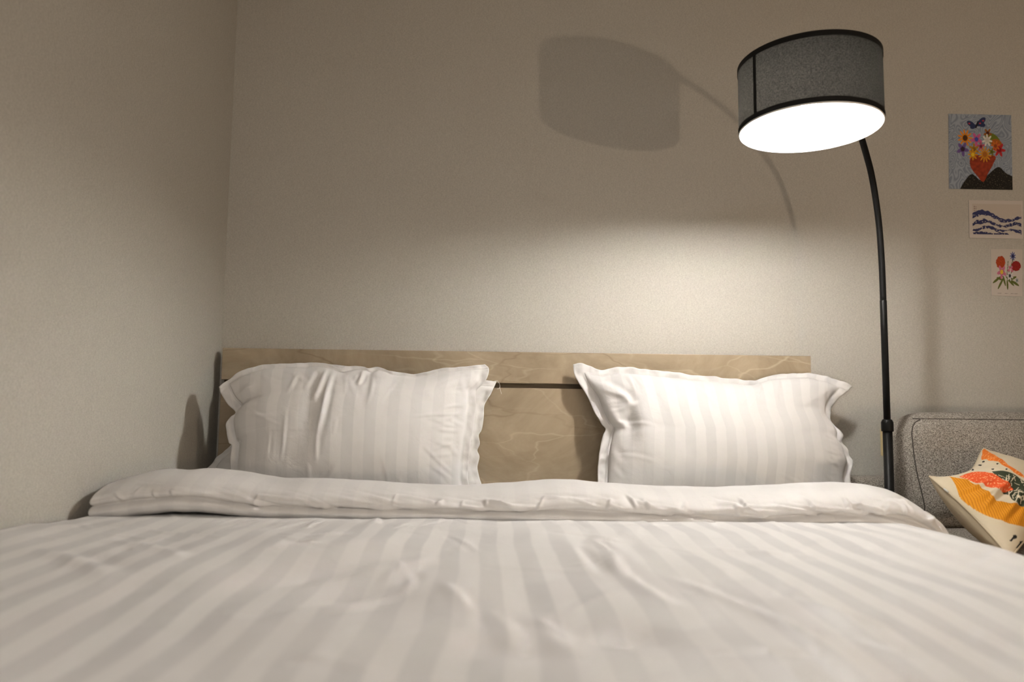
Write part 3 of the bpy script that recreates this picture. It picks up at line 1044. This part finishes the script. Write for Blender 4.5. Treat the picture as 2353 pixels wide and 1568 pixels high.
# ------------------------------------------------------------------ sofa
sofa = thing('sofa', 'grey tweed sofa with a low back frame and a plump back cushion', 'sofa', (1.9, 1.85, 0))
ZS = 0.492
SX0, SX1 = 1.135, 3.05
v, f = soft_box(0.995, SX1, 2.185, 2.312, 0.12, at_y(2010, 1098, 2.21)[2], 0.03, (30, 6, 12))
obj('back_frame', v, f, M['tweed'], sofa)
v, f = soft_box(SX0 + 0.01, SX1, 1.27, 2.095, 0.12, 0.315, 0.02, (20, 16, 4))
obj('seat_base', v, f, M['tweed'], sofa)
v, f = soft_box(SX0, SX1, 1.25, 2.092, 0.318, ZS - 0.006, 0.045, (30, 24, 4), (0, 0, 0.006))
obj('seat_cushion', v, f, M['tweed'], sofa)
bz1 = at_y(2235, 951, 2.08)[2]
BX0, BX1, BY0, BY1 = 1.150, 2.02, 2.015, 2.175
from mathutils.bvhtree import BVHTree
for (bx0, bx1) in ((BX0, BX1), (BX1 + 0.006, BX1 + 0.87)):
    v, f = soft_box(bx0, bx1, BY0, BY1, ZS - 0.01, bz1, 0.062, (40, 6, 30), (0.012, 0.018, 0.003))
    v = np.array(v)
    zr = np.clip((v[:, 2] - ZS) / (bz1 - ZS), 0, 1)
    # leaning a little back, drooping round corners and soft rumples
    v[:, 1] += 0.10 * (v[:, 2] - ZS) - 0.02 + 0.010 * noise(v[:, 0] * 6, v[:, 2] * 6, 71) + 0.005 * noise(v[:, 0] * 14, v[:, 2] * 11, 72)
    xr = np.minimum(v[:, 0] - bx0, bx1 - v[:, 0])
    v[:, 2] -= 0.022 * np.exp(-(xr / 0.05) ** 2) * np.clip((zr - 0.75) / 0.25, 0, 1)
    v[:, 2] += 0.006 * zr * noise(v[:, 0] * 5, v[:, 1] * 2, 73) + 0.006 * zr * (v[:, 0] - bx0)
    sg = np.where(v[:, 0] < (bx0 + bx1) / 2, 1, -1) * np.exp(-(xr / 0.12) ** 2)
    v[:, 0] += sg * (0.024 * (1 - zr) ** 2 - 0.006 * np.sin(np.pi * zr)) + 0.005 * noise(v[:, 2] * 8, v[:, 1] * 5, 74)
    bc = obj('back_cushion', v, f, M['tweed'], sofa)
    # seam round the front face
    bvh = BVHTree.FromPolygons(v.tolist(), f)
    r0 = 0.05
    loop = []
    xa, xb, za, zb = bx0 + 0.014, bx1 - 0.014, ZS + 0.01, bz1 - 0.016
    for (cx, cz, t0) in ((xa + r0, zb - r0, math.pi), (xb - r0, zb - r0, math.pi / 2)):
        for q in np.linspace(0, math.pi / 2, 7):
            loop.append((cx + r0 * math.cos(t0 - q), cz + r0 * math.sin(t0 - q)))
    loop = [(xa + 0.02, za), (xa + 0.004, (za + zb) / 2)] + loop + [(xb - 0.004, (za + zb) / 2), (xb - 0.02, za)]
    pth = []
    for (x, z) in smooth_curve(loop, 170):
        hit = bvh.ray_cast(Vector((x, 1.0, z)), Vector((0, 1, 0)))
        if hit[0] is not None:
            pth.append(tuple(hit[0]))
    pth = np.array(pth)
    tv, tf = tube(pth, 0.0018, 6)
    obj('seam_welt', tv, tf, M['tweed_dark'], bc)
for sx in (1.06, 2.98):
    for sy in (1.36, 2.22):
        if sx < 1.1 and sy < 2:
            sx2 = 1.24
        else:
            sx2 = sx
        box('leg', sx2 - 0.025, sx2 + 0.025, sy - 0.025, sy + 0.025, 0.0, 0.125, M['wood_leg'], sofa)

# ------------------------------------------------------------------ printed throw cushion
cL = at_y(2135, 1095, 1.75)
cT = at_y(2261, 1031, 1.975)
cB = at_z(2322, 1282, ZS + 0.02)
cR = np.array([1.48, 1.83, ZS + 0.12])
cor_px = None


def to_px(p):
    d = p - CAM
    return np.array([W / 2 + FPX * d.dot(RT) / d.dot(FW), H / 2 - FPX * d.dot(UP) / d.dot(FW)])


NC = 280
s = np.linspace(0, 1, NC)
S, T = np.meshgrid(s, s)                     # S: L->T, T: L->B
base = ((1 - S) * (1 - T))[..., None] * cL + (S * (1 - T))[..., None] * cT + ((1 - S) * T)[..., None] * cB + (S * T)[..., None] * cR
nrm = np.cross(cB - cL, cT - cL)
nrm /= np.linalg.norm(nrm)
if nrm[2] < 0:
    nrm = -nrm
ctr = (cL + cT + cB + cR) / 4
# concave sides between the ears
pin = lambda a: np.sin(np.pi * a) ** 1.0
es, et = (cT - cL), (cB - cL)
base = base + (0.17 * np.sin(np.pi * S ** 0.8) ** 1.3 * (1 - T) ** 3)[..., None] * et - (0.05 * pin(S) * T ** 3)[..., None] * et
base = base + (0.045 * pin(T) * (1 - S) ** 3)[..., None] * es - (0.05 * pin(T) * S ** 3)[..., None] * es
pf = (np.sin(np.pi * S) * np.sin(np.pi * T)) ** 0.55
wr = 0.004 * noise(S * 5, T * 5, 81) + 0.002 * noise(S * 12, T * 9, 82)
wr += creases(S, T, [(0.02, 0.45, 0.45, 0.55, 0.03, 0.006, 0.1), (0.03, 0.6, 0.4, 0.62, 0.025, 0.006, -0.1), (0.05, 0.75, 0.4, 0.7, 0.03, 0.005, 0.1),
                     (0.0, 0.3, 0.3, 0.45, 0.02, 0.004, 0.05), (0.5, 0.05, 0.55, 0.35, 0.03, 0.006, 0.1), (0.62, 0.03, 0.6, 0.3, 0.03, 0.004, 0.0)])
front = base + (0.055 * pf + wr * np.clip(pf * 2, 0, 1))[..., None] * nrm
backs = base - (0.105 * (np.sin(np.pi * S) * np.sin(np.pi * T)) ** 0.42)[..., None] * nrm + (0.05 * pf)[..., None] * np.array([0.3, 0, 0])
# keep the underside above the seat
backs[..., 2] = np.maximum(backs[..., 2], ZS + 0.004)
front[..., 2] = np.maximum(front[..., 2], ZS + 0.006)


# print, laid out in the cushion's own coordinates
PXG = np.stack([W / 2 + FPX * ((front - CAM) @ RT) / ((front - CAM) @ FW), H / 2 - FPX * ((front - CAM) @ UP) / ((front - CAM) @ FW)], -1)


def c3(pts):
    """outline read off the enlarged photograph -> cushion coordinates of the nearest point of the front panel"""
    out_ = []
    for (x, y) in pts:
        d_ = np.hypot(PXG[..., 0] - (1950 + x / 3.9206), PXG[..., 1] - (900 + y / 3.92))
        j_, i_ = np.unravel_index(int(np.argmin(d_)), d_.shape)
        out_.append((i_ / (NC - 1), j_ / (NC - 1)))
    return np.array(out_)


def inpoly(P, X, Y):
    ins = np.zeros(X.shape, bool)
    n_ = len(P)
    j = n_ - 1
    for i in range(n_):
        xi, yi = P[i]
        xj, yj = P[j]
        ins ^= ((yi > Y) != (yj > Y)) & (X < (xj - xi) * (Y - yi) / (yj - yi + 1e-12) + xi)
        j = i
    return ins


def smooth_poly(P, n_=120):
    P = np.vstack([P, P[:1]])
    return smooth_curve(P, n_)


col = np.tile(s2l((212, 199, 174)), (NC, NC, 1))
mustard, mustard2, coral, orange, green, black = (s2l(c) for c in ((214, 143, 28), (190, 118, 16), (226, 92, 44), (226, 118, 36), (50, 58, 40), (22, 20, 20)))
p = smooth_poly(c3([(900, 765), (960, 775), (1060, 790), (1120, 830), (1220, 880), (1300, 940), (1420, 1000), (1580, 1030), (1750, 1080), (1800, 1200), (1650, 1225),
                    (1540, 1212), (1420, 1180), (1300, 1140), (1180, 1090), (1080, 1030), (1010, 960), (975, 880)]))
m_ = inpoly(p, S, T)
stp = np.sin((S * 0.9 + T * 0.25) * 400)
col[m_] = np.where((stp > 0.35)[m_][:, None], mustard2, mustard)
p = smooth_poly(c3([(820, 900), (880, 920), (950, 970), (1000, 1030), (1020, 1100), (960, 1075), (900, 1030), (850, 970)]))
col[inpoly(p, S, T)] = s2l((214, 120, 30))
p = smooth_poly(c3([(1290, 720), (1400, 715), (1500, 750), (1620, 830), (1700, 900), (1760, 1080), (1600, 1040), (1500, 990), (1430, 930), (1380, 860), (1330, 790)]))
gm = inpoly(p, S, T)
col[gm] = green
for k in range(70):
    x0, y0 = rng.uniform(1340, 1620), rng.uniform(740, 960)
    an = rng.uniform(0, math.pi)
    L = rng.uniform(25, 70)
    q = c3([(x0, y0), (x0 + L * math.cos(an), y0 + L * math.sin(an))])
    d0 = q[1] - q[0]
    l2 = d0.dot(d0)
    t_ = ((S - q[0, 0]) * d0[0] + (T - q[0, 1]) * d0[1]) / l2
    dd = np.hypot(S - q[0, 0] - t_ * d0[0], T - q[0, 1] - t_ * d0[1])
    col[gm & (t_ > 0) & (t_ < 1) & (dd < 0.0035)] = s2l((214, 203, 178))
p = smooth_poly(c3([(990, 770), (1080, 735), (1180, 722), (1290, 735), (1380, 790), (1480, 880), (1450, 895), (1360, 880), (1240, 855), (1130, 820)]))
m_ = inpoly(p, S, T)
sp_ = noise(S * 60, T * 60, 91)
col[m_] = np.where((sp_ > 0.28)[m_][:, None], s2l((240, 176, 130)), coral)
p = smooth_poly(c3([(1205, 560), (1225, 505), (1330, 580), (1450, 670), (1560, 740), (1640, 800), (1560, 770), (1480, 720), (1380, 660), (1290, 630), (1200, 615)]))
m_ = inpoly(p, S, T)
st2 = noise(S * 18, T * 70, 92)
col[m_] = np.where((st2 > 0.22)[m_][:, None], s2l((240, 160, 90)), orange)
for (x, y, w_, h_) in ((1215, 633, 12, 7), (1183, 665, 16, 6), (1117, 706, 12, 8), (1298, 700, 13, 6), (1342, 650, 9, 6), (1423, 700, 9, 7)):
    p = c3([(x + w_ * math.cos(a), y + h_ * math.sin(a)) for a in np.linspace(0, 2 * math.pi, 14, endpoint=False)])
    col[inpoly(p, S, T)] = black
for (x, y, k_s) in ((1490, 1315, 1.0), (1552, 1375, 1.25)):
    p = c3([(x + k_s * a, y + k_s * b_) for a, b_ in ((-30, 20), (-45, 30), (-20, 38), (-5, 10), (5, 14), (25, 12), (30, -8), (15, -24), (-8, -18), (-12, 0), (-18, 6))])
    col[inpoly(p, S, T)] = black
cush = thing('throw_cushion', 'cream throw cushion printed with orange, mustard and green shapes, propped on the sofa', 'cushion',
             (float(ctr[0]), float(ctr[1]), ZS))
obj('front_panel', front.reshape(-1, 3), grid_faces(NC, NC, flip=True), M['print_cloth'], cush, col=col.reshape(-1, 3))
obj('back_panel', backs.reshape(-1, 3), grid_faces(NC, NC), M['cream_cloth'], cush)
ring = np.concatenate([front[0, :], front[1:, -1], front[-1, -2::-1], front[-2:0:-1, 0]])
v, f = tube(np.vstack([ring[::4], ring[:1]]), 0.0022, 6)
obj('edge_seam', v, f, M['cream_cloth'], cush)
zp = front[int(0.2 * NC), 0]
tang = front[int(0.26 * NC), 0] - front[int(0.2 * NC), 0]
tang /= np.linalg.norm(tang)
v, f = tube([zp - tang * 0.004 + np.array([-0.002, -0.004, 0]), zp + np.array([-0.002, -0.005, 0]), zp + tang * 0.010 + np.array([-0.002, -0.005, 0])], [0.0016, 0.0024, 0.0018], 8)
obj('zip_pull', v, f, M['zip'], cush)

# ------------------------------------------------------------------ wall socket
pl0, pl1 = at_y(2021, 985, D), at_y(2024, 1048, D)
sx0, sz1, sz0 = pl0[0], pl0[2], pl1[2]
sock = thing('wall_socket', 'ivory square socket plate on the wall behind the lamp pole', 'socket', (sx0 + 0.043, D - 0.006, sz0))
box('plate', sx0, sx0 + 0.086, D - 0.009, D, sz0, sz1, M['ivory'], sock, 0.003)
box('rocker', sx0 + 0.018, sx0 + 0.068, D - 0.0115, D - 0.008, sz0 + 0.014, sz1 - 0.014, M['ivory'], sock, 0.0015)


# ------------------------------------------------------------------ prints on the wall
def blob(col_, A, B, cx, cy, rx, ry, c, rot=0.0):
    ca, sa = math.cos(rot), math.sin(rot)
    x, y = A - cx, B - cy
    u_, v_ = (x * ca + y * sa) / rx, (-x * sa + y * ca) / ry
    col_[u_ ** 2 + v_ ** 2 < 1] = s2l(c)


def flower(col_, A, B, cx, cy, r, petal, heart, n_=6, rot=0.0, hr_=0.32):
    x, y = A - cx, B - cy
    rad, an = np.hypot(x, y), np.arctan2(y, x)
    lobe = r * (0.72 + 0.28 * np.cos((an - rot) * n_))
    m1 = rad < lobe
    sh = 0.88 + 0.24 * (rad / r)
    col_[m1] = np.clip(s2l(petal)[None, :] * sh[m1][:, None], 0, 1)
    col_[m1 & (np.abs(np.sin((an - rot) * n_ / 2)) > 0.985)] = s2l(petal) * 0.55
    col_[rad < r * hr_] = s2l(heart)


def art_print(label, corners_px, w_m, h_m, paint, n_):
    """thin card stuck on the wall; corners give its place and slight tilt"""
    tl_, tr_, br_, bl_ = [at_y(x, y, D - 0.0025) for x, y in corners_px]
    nx_, ny_ = n_
    a = np.linspace(0, 1, nx_)
    b_ = np.linspace(0, 1, ny_)
    A, B = np.meshgrid(a, b_)
    P_ = ((1 - A) * (1 - B))[..., None] * tl_ + (A * (1 - B))[..., None] * tr_ + (A * B)[..., None] * br_ + ((1 - A) * B)[..., None] * bl_
    col_ = paint(A, B)
    root = thing('art_print', label, 'print', (float(P_[..., 0].mean()), D - 0.0025, float(P_[..., 2].min())), 'art prints on the wall')
    obj('printed_face', P_.reshape(-1, 3), grid_faces(nx_, ny_, flip=True), M['print'], root, smooth=False, col=col_.reshape(-1, 3))
    q = np.array([tl_, tr_, br_, bl_])
    v_ = np.concatenate([q + np.array([0, 0.0004, 0]), q + np.array([0, 0.0022, 0])])
    obj('card', v_, [(3, 2, 1, 0), (4, 5, 6, 7), (0, 1, 5, 4), (1, 2, 6, 5), (2, 3, 7, 6), (3, 0, 4, 7)], M['paper_edge'], root, smooth=False)
    return root


def paint_vase(A, B):
    c = np.empty(A.shape + (3,))
    sw = noise(A * 7 + 1.2 * noise(A * 3, B * 3, 5), B * 7 + 1.2 * noise(A * 3, B * 3, 6), 4)
    st = 0.7 * np.sin(sw * 34)
    k = (0.5 + 0.5 * st)[..., None]
    c[:] = s2l((120, 132, 150)) * (1 - k) + s2l((172, 182, 196)) * k
    # dark cloth under a terracotta jug
    m = inpoly(smooth_poly(np.array([(0.16, 1.02), (0.24, 0.90), (0.36, 0.80), (0.5, 0.88), (0.62, 0.80), (0.78, 0.70), (0.9, 0.78), (1.05, 0.86), (1.05, 1.05), (0.5, 1.06)])), A, B)
    fl = noise(A * 60, B * 60, 9)
    c[m] = np.where((fl > 0.33)[m][:, None], s2l((92, 84, 72)), s2l((30, 28, 26)))
    m = inpoly(smooth_poly(np.array([(0.36, 0.55), (0.72, 0.55), (0.70, 0.66), (0.62, 0.78), (0.54, 0.90), (0.44, 0.82), (0.35, 0.72), (0.33, 0.63)])), A, B)
    c[m] = s2l((164, 62, 34)) * (0.85 + 0.5 * np.clip(noise(A * 20, B * 26, 3), -0.4, 0.6))[m][:, None]
    blob(c, A, B, 0.70, 0.33, 0.13, 0.07, (112, 124, 40), 0.5)
    blob(c, A, B, 0.76, 0.39, 0.09, 0.06, (176, 96, 30), 0.3)
    for (x, y, r, pc, hc, n2, ro) in ((0.62, 0.25, 0.07, (150, 92, 40), (70, 30, 20), 5, 0.3), (0.26, 0.32, 0.12, (226, 140, 34), (84, 52, 24), 11, 0.0),
                                      (0.44, 0.335, 0.095, (206, 96, 150), (70, 84, 180), 5, 0.4), (0.61, 0.345, 0.085, (226, 222, 214), (206, 200, 190), 7, 0.2),
                                      (0.22, 0.47, 0.10, (110, 88, 150), (60, 40, 60), 5, 0.2), (0.40, 0.47, 0.085, (176, 128, 40), (140, 100, 30), 6, 0.5),
                                      (0.51, 0.43, 0.065, (190, 86, 110), (120, 40, 60), 5, 0.9), (0.38, 0.54, 0.08, (214, 150, 30), (236, 200, 50), 8, 0.0),
                                      (0.57, 0.535, 0.11, (214, 146, 36), (176, 104, 34), 12, 0.2), (0.80, 0.47, 0.10, (186, 44, 48), (130, 24, 34), 6, 0.1),
                                      (0.74, 0.42, 0.075, (206, 108, 40), (150, 70, 30), 7, 0.6), (0.68, 0.50, 0.055, (120, 120, 40), (90, 96, 34), 5, 0.0)):
        flower(c, A, B, x, y, r, pc, hc, n2, ro)
    for (x, y, rx, ry, ro) in ((0.36, 0.135, 0.075, 0.035, 0.5), (0.52, 0.10, 0.085, 0.04, -0.7), (0.39, 0.165, 0.05, 0.03, -0.3), (0.53, 0.14, 0.055, 0.03, 0.1)):
        blob(c, A, B, x, y, rx, ry, (44, 54, 92), ro)
    blob(c, A, B, 0.45, 0.14, 0.014, 0.055, (26, 26, 40), 0.4)
    for (x, y) in ((0.33, 0.125), (0.55, 0.085), (0.50, 0.12)):
        blob(c, A, B, x, y, 0.016, 0.010, (190, 60, 80))
    return c


def paint_sea(A, B):
    c = np.tile(s2l((212, 204, 198)), A.shape + (1,))
    ins = (A > 0.06) & (A < 0.97) & (B > 0.09) & (B < 0.90)
    c[ins] = s2l((204, 194, 184))
    grad = ins & (B > 0.52)
    c[grad] = s2l((170, 160, 146))
    # plain rolling swell in rows of navy and white
    for k, (y0, am, fr, ph, cc) in enumerate(((0.36, 0.16, 3.6, 2.9, (56, 60, 104)), (0.47, 0.13, 4.2, 2.4, (206, 198, 190)), (0.56, 0.11, 5.0, 2.0, (52, 56, 98)),
                                              (0.64, 0.08, 5.5, 1.3, (204, 196, 188)), (0.72, 0.07, 6.0, 0.6, (54, 58, 100)), (0.78, 0.06, 7.0, 0.1, (208, 200, 192)),
                                              (0.84, 0.04, 8.0, 0.9, (50, 54, 96)))):
        yl = y0 + 0.16 * np.clip(A - 0.45, 0, 1) + am * 0.6 * np.sin(A * fr * 2 + ph) + 0.05 * noise(A * 14, B * 0 + k, 3 + k)
        c[ins & (B > yl)] = s2l(cc)
    sp2 = noise(A * 34, B * 34, 17)
    c[ins & (B > 0.38) & (sp2 > 0.34)] = s2l((216, 208, 200))
    for (x0, y0) in ((0.10, 0.14), (0.13, 0.16)):
        c[(np.abs(A - x0) < 0.006) & (B > y0) & (B < y0 + 0.14) & (np.sin(B * 120) > -0.2)] = s2l((130, 96, 90))
    return c


def paint_bouquet(A, B):
    c = np.tile(s2l((206, 198, 190)), A.shape + (1,))
    for (x, y, ro, l) in ((0.18, 0.66, -0.5, 0.15), (0.30, 0.74, -0.9, 0.15), (0.42, 0.68, 1.2, 0.12), (0.62, 0.70, 0.6, 0.14), (0.76, 0.72, 0.4, 0.15), (0.52, 0.76, 1.5, 0.11),
                          (0.30, 0.64, 0.2, 0.13), (0.70, 0.62, -0.3, 0.12)):
        blob(c, A, B, x, y, l, 0.028, (88, 98, 36), ro)
    for (x0, y0, x1, y1) in ((0.50, 0.62, 0.30, 0.28), (0.50, 0.62, 0.72, 0.20), (0.52, 0.6, 0.80, 0.38), (0.5, 0.6, 0.55, 0.25)):
        d0 = np.array([x1 - x0, y1 - y0])
        t_ = ((A - x0) * d0[0] + (B - y0) * d0[1]) / d0.dot(d0)
        dd = np.hypot(A - x0 - t_ * d0[0], B - y0 - t_ * d0[1])
        c[(t_ > 0) & (t_ < 1) & (dd < 0.010)] = s2l((92, 100, 50))
    for (cx, cy, rx, ry, cc) in ((0.31, 0.28, 0.15, 0.13, (196, 74, 28)), (0.80, 0.36, 0.15, 0.11, (166, 36, 30))):
        rad = ((A - cx) / rx) ** 2 + ((B - cy) / ry) ** 2 + 0.35 * noise(A * 18, B * 22, 13)
        tex = 0.75 + 0.6 * np.clip(noise(A * 40, B * 50, 12), -0.4, 0.6)
        m = rad < 1
        c[m] = s2l(cc) * tex[m][:, None]
    for (x, y, r, pc, hc, n2) in ((0.70, 0.15, 0.10, (70, 80, 140), (40, 40, 80), 9), (0.34, 0.49, 0.155, (198, 110, 140), (226, 190, 60), 5), (0.62, 0.44, 0.10, (196, 104, 130), (220, 170, 170), 5),
                                  (0.60, 0.57, 0.115, (206, 204, 204), (34, 34, 44), 7), (0.83, 0.665, 0.06, (150, 160, 160), (90, 100, 100), 6)):
        flower(c, A, B, x, y, r, pc, hc, n2, 0.4)
    for x0, x1 in ((0.20, 0.34), (0.43, 0.54), (0.62, 0.85)):
        m = (A > x0) & (A < x1) & (np.abs(B - 0.945) < 0.004) & (np.sin(A * 260) > -0.3)
        c[m] = s2l((120, 112, 106))
    return c


art_print('colourful print of flowers and a blue butterfly on a pale blue ground', [(2179.5, 261.5), (2323.5, 264.5), (2327, 436.5), (2181, 434)], 0.195, 0.232, paint_vase, (200, 240))
art_print('white-bordered print of navy waves between the two flower prints', [(2226, 460), (2350, 462), (2351, 549), (2228, 547)], 0.165, 0.12, paint_sea, (190, 135))
art_print('small white card printed with a bouquet of red and pink flowers', [(2276.5, 572.5), (2349, 573), (2349, 681.5), (2278.5, 679.5)], 0.10, 0.145, paint_bouquet, (120, 175))
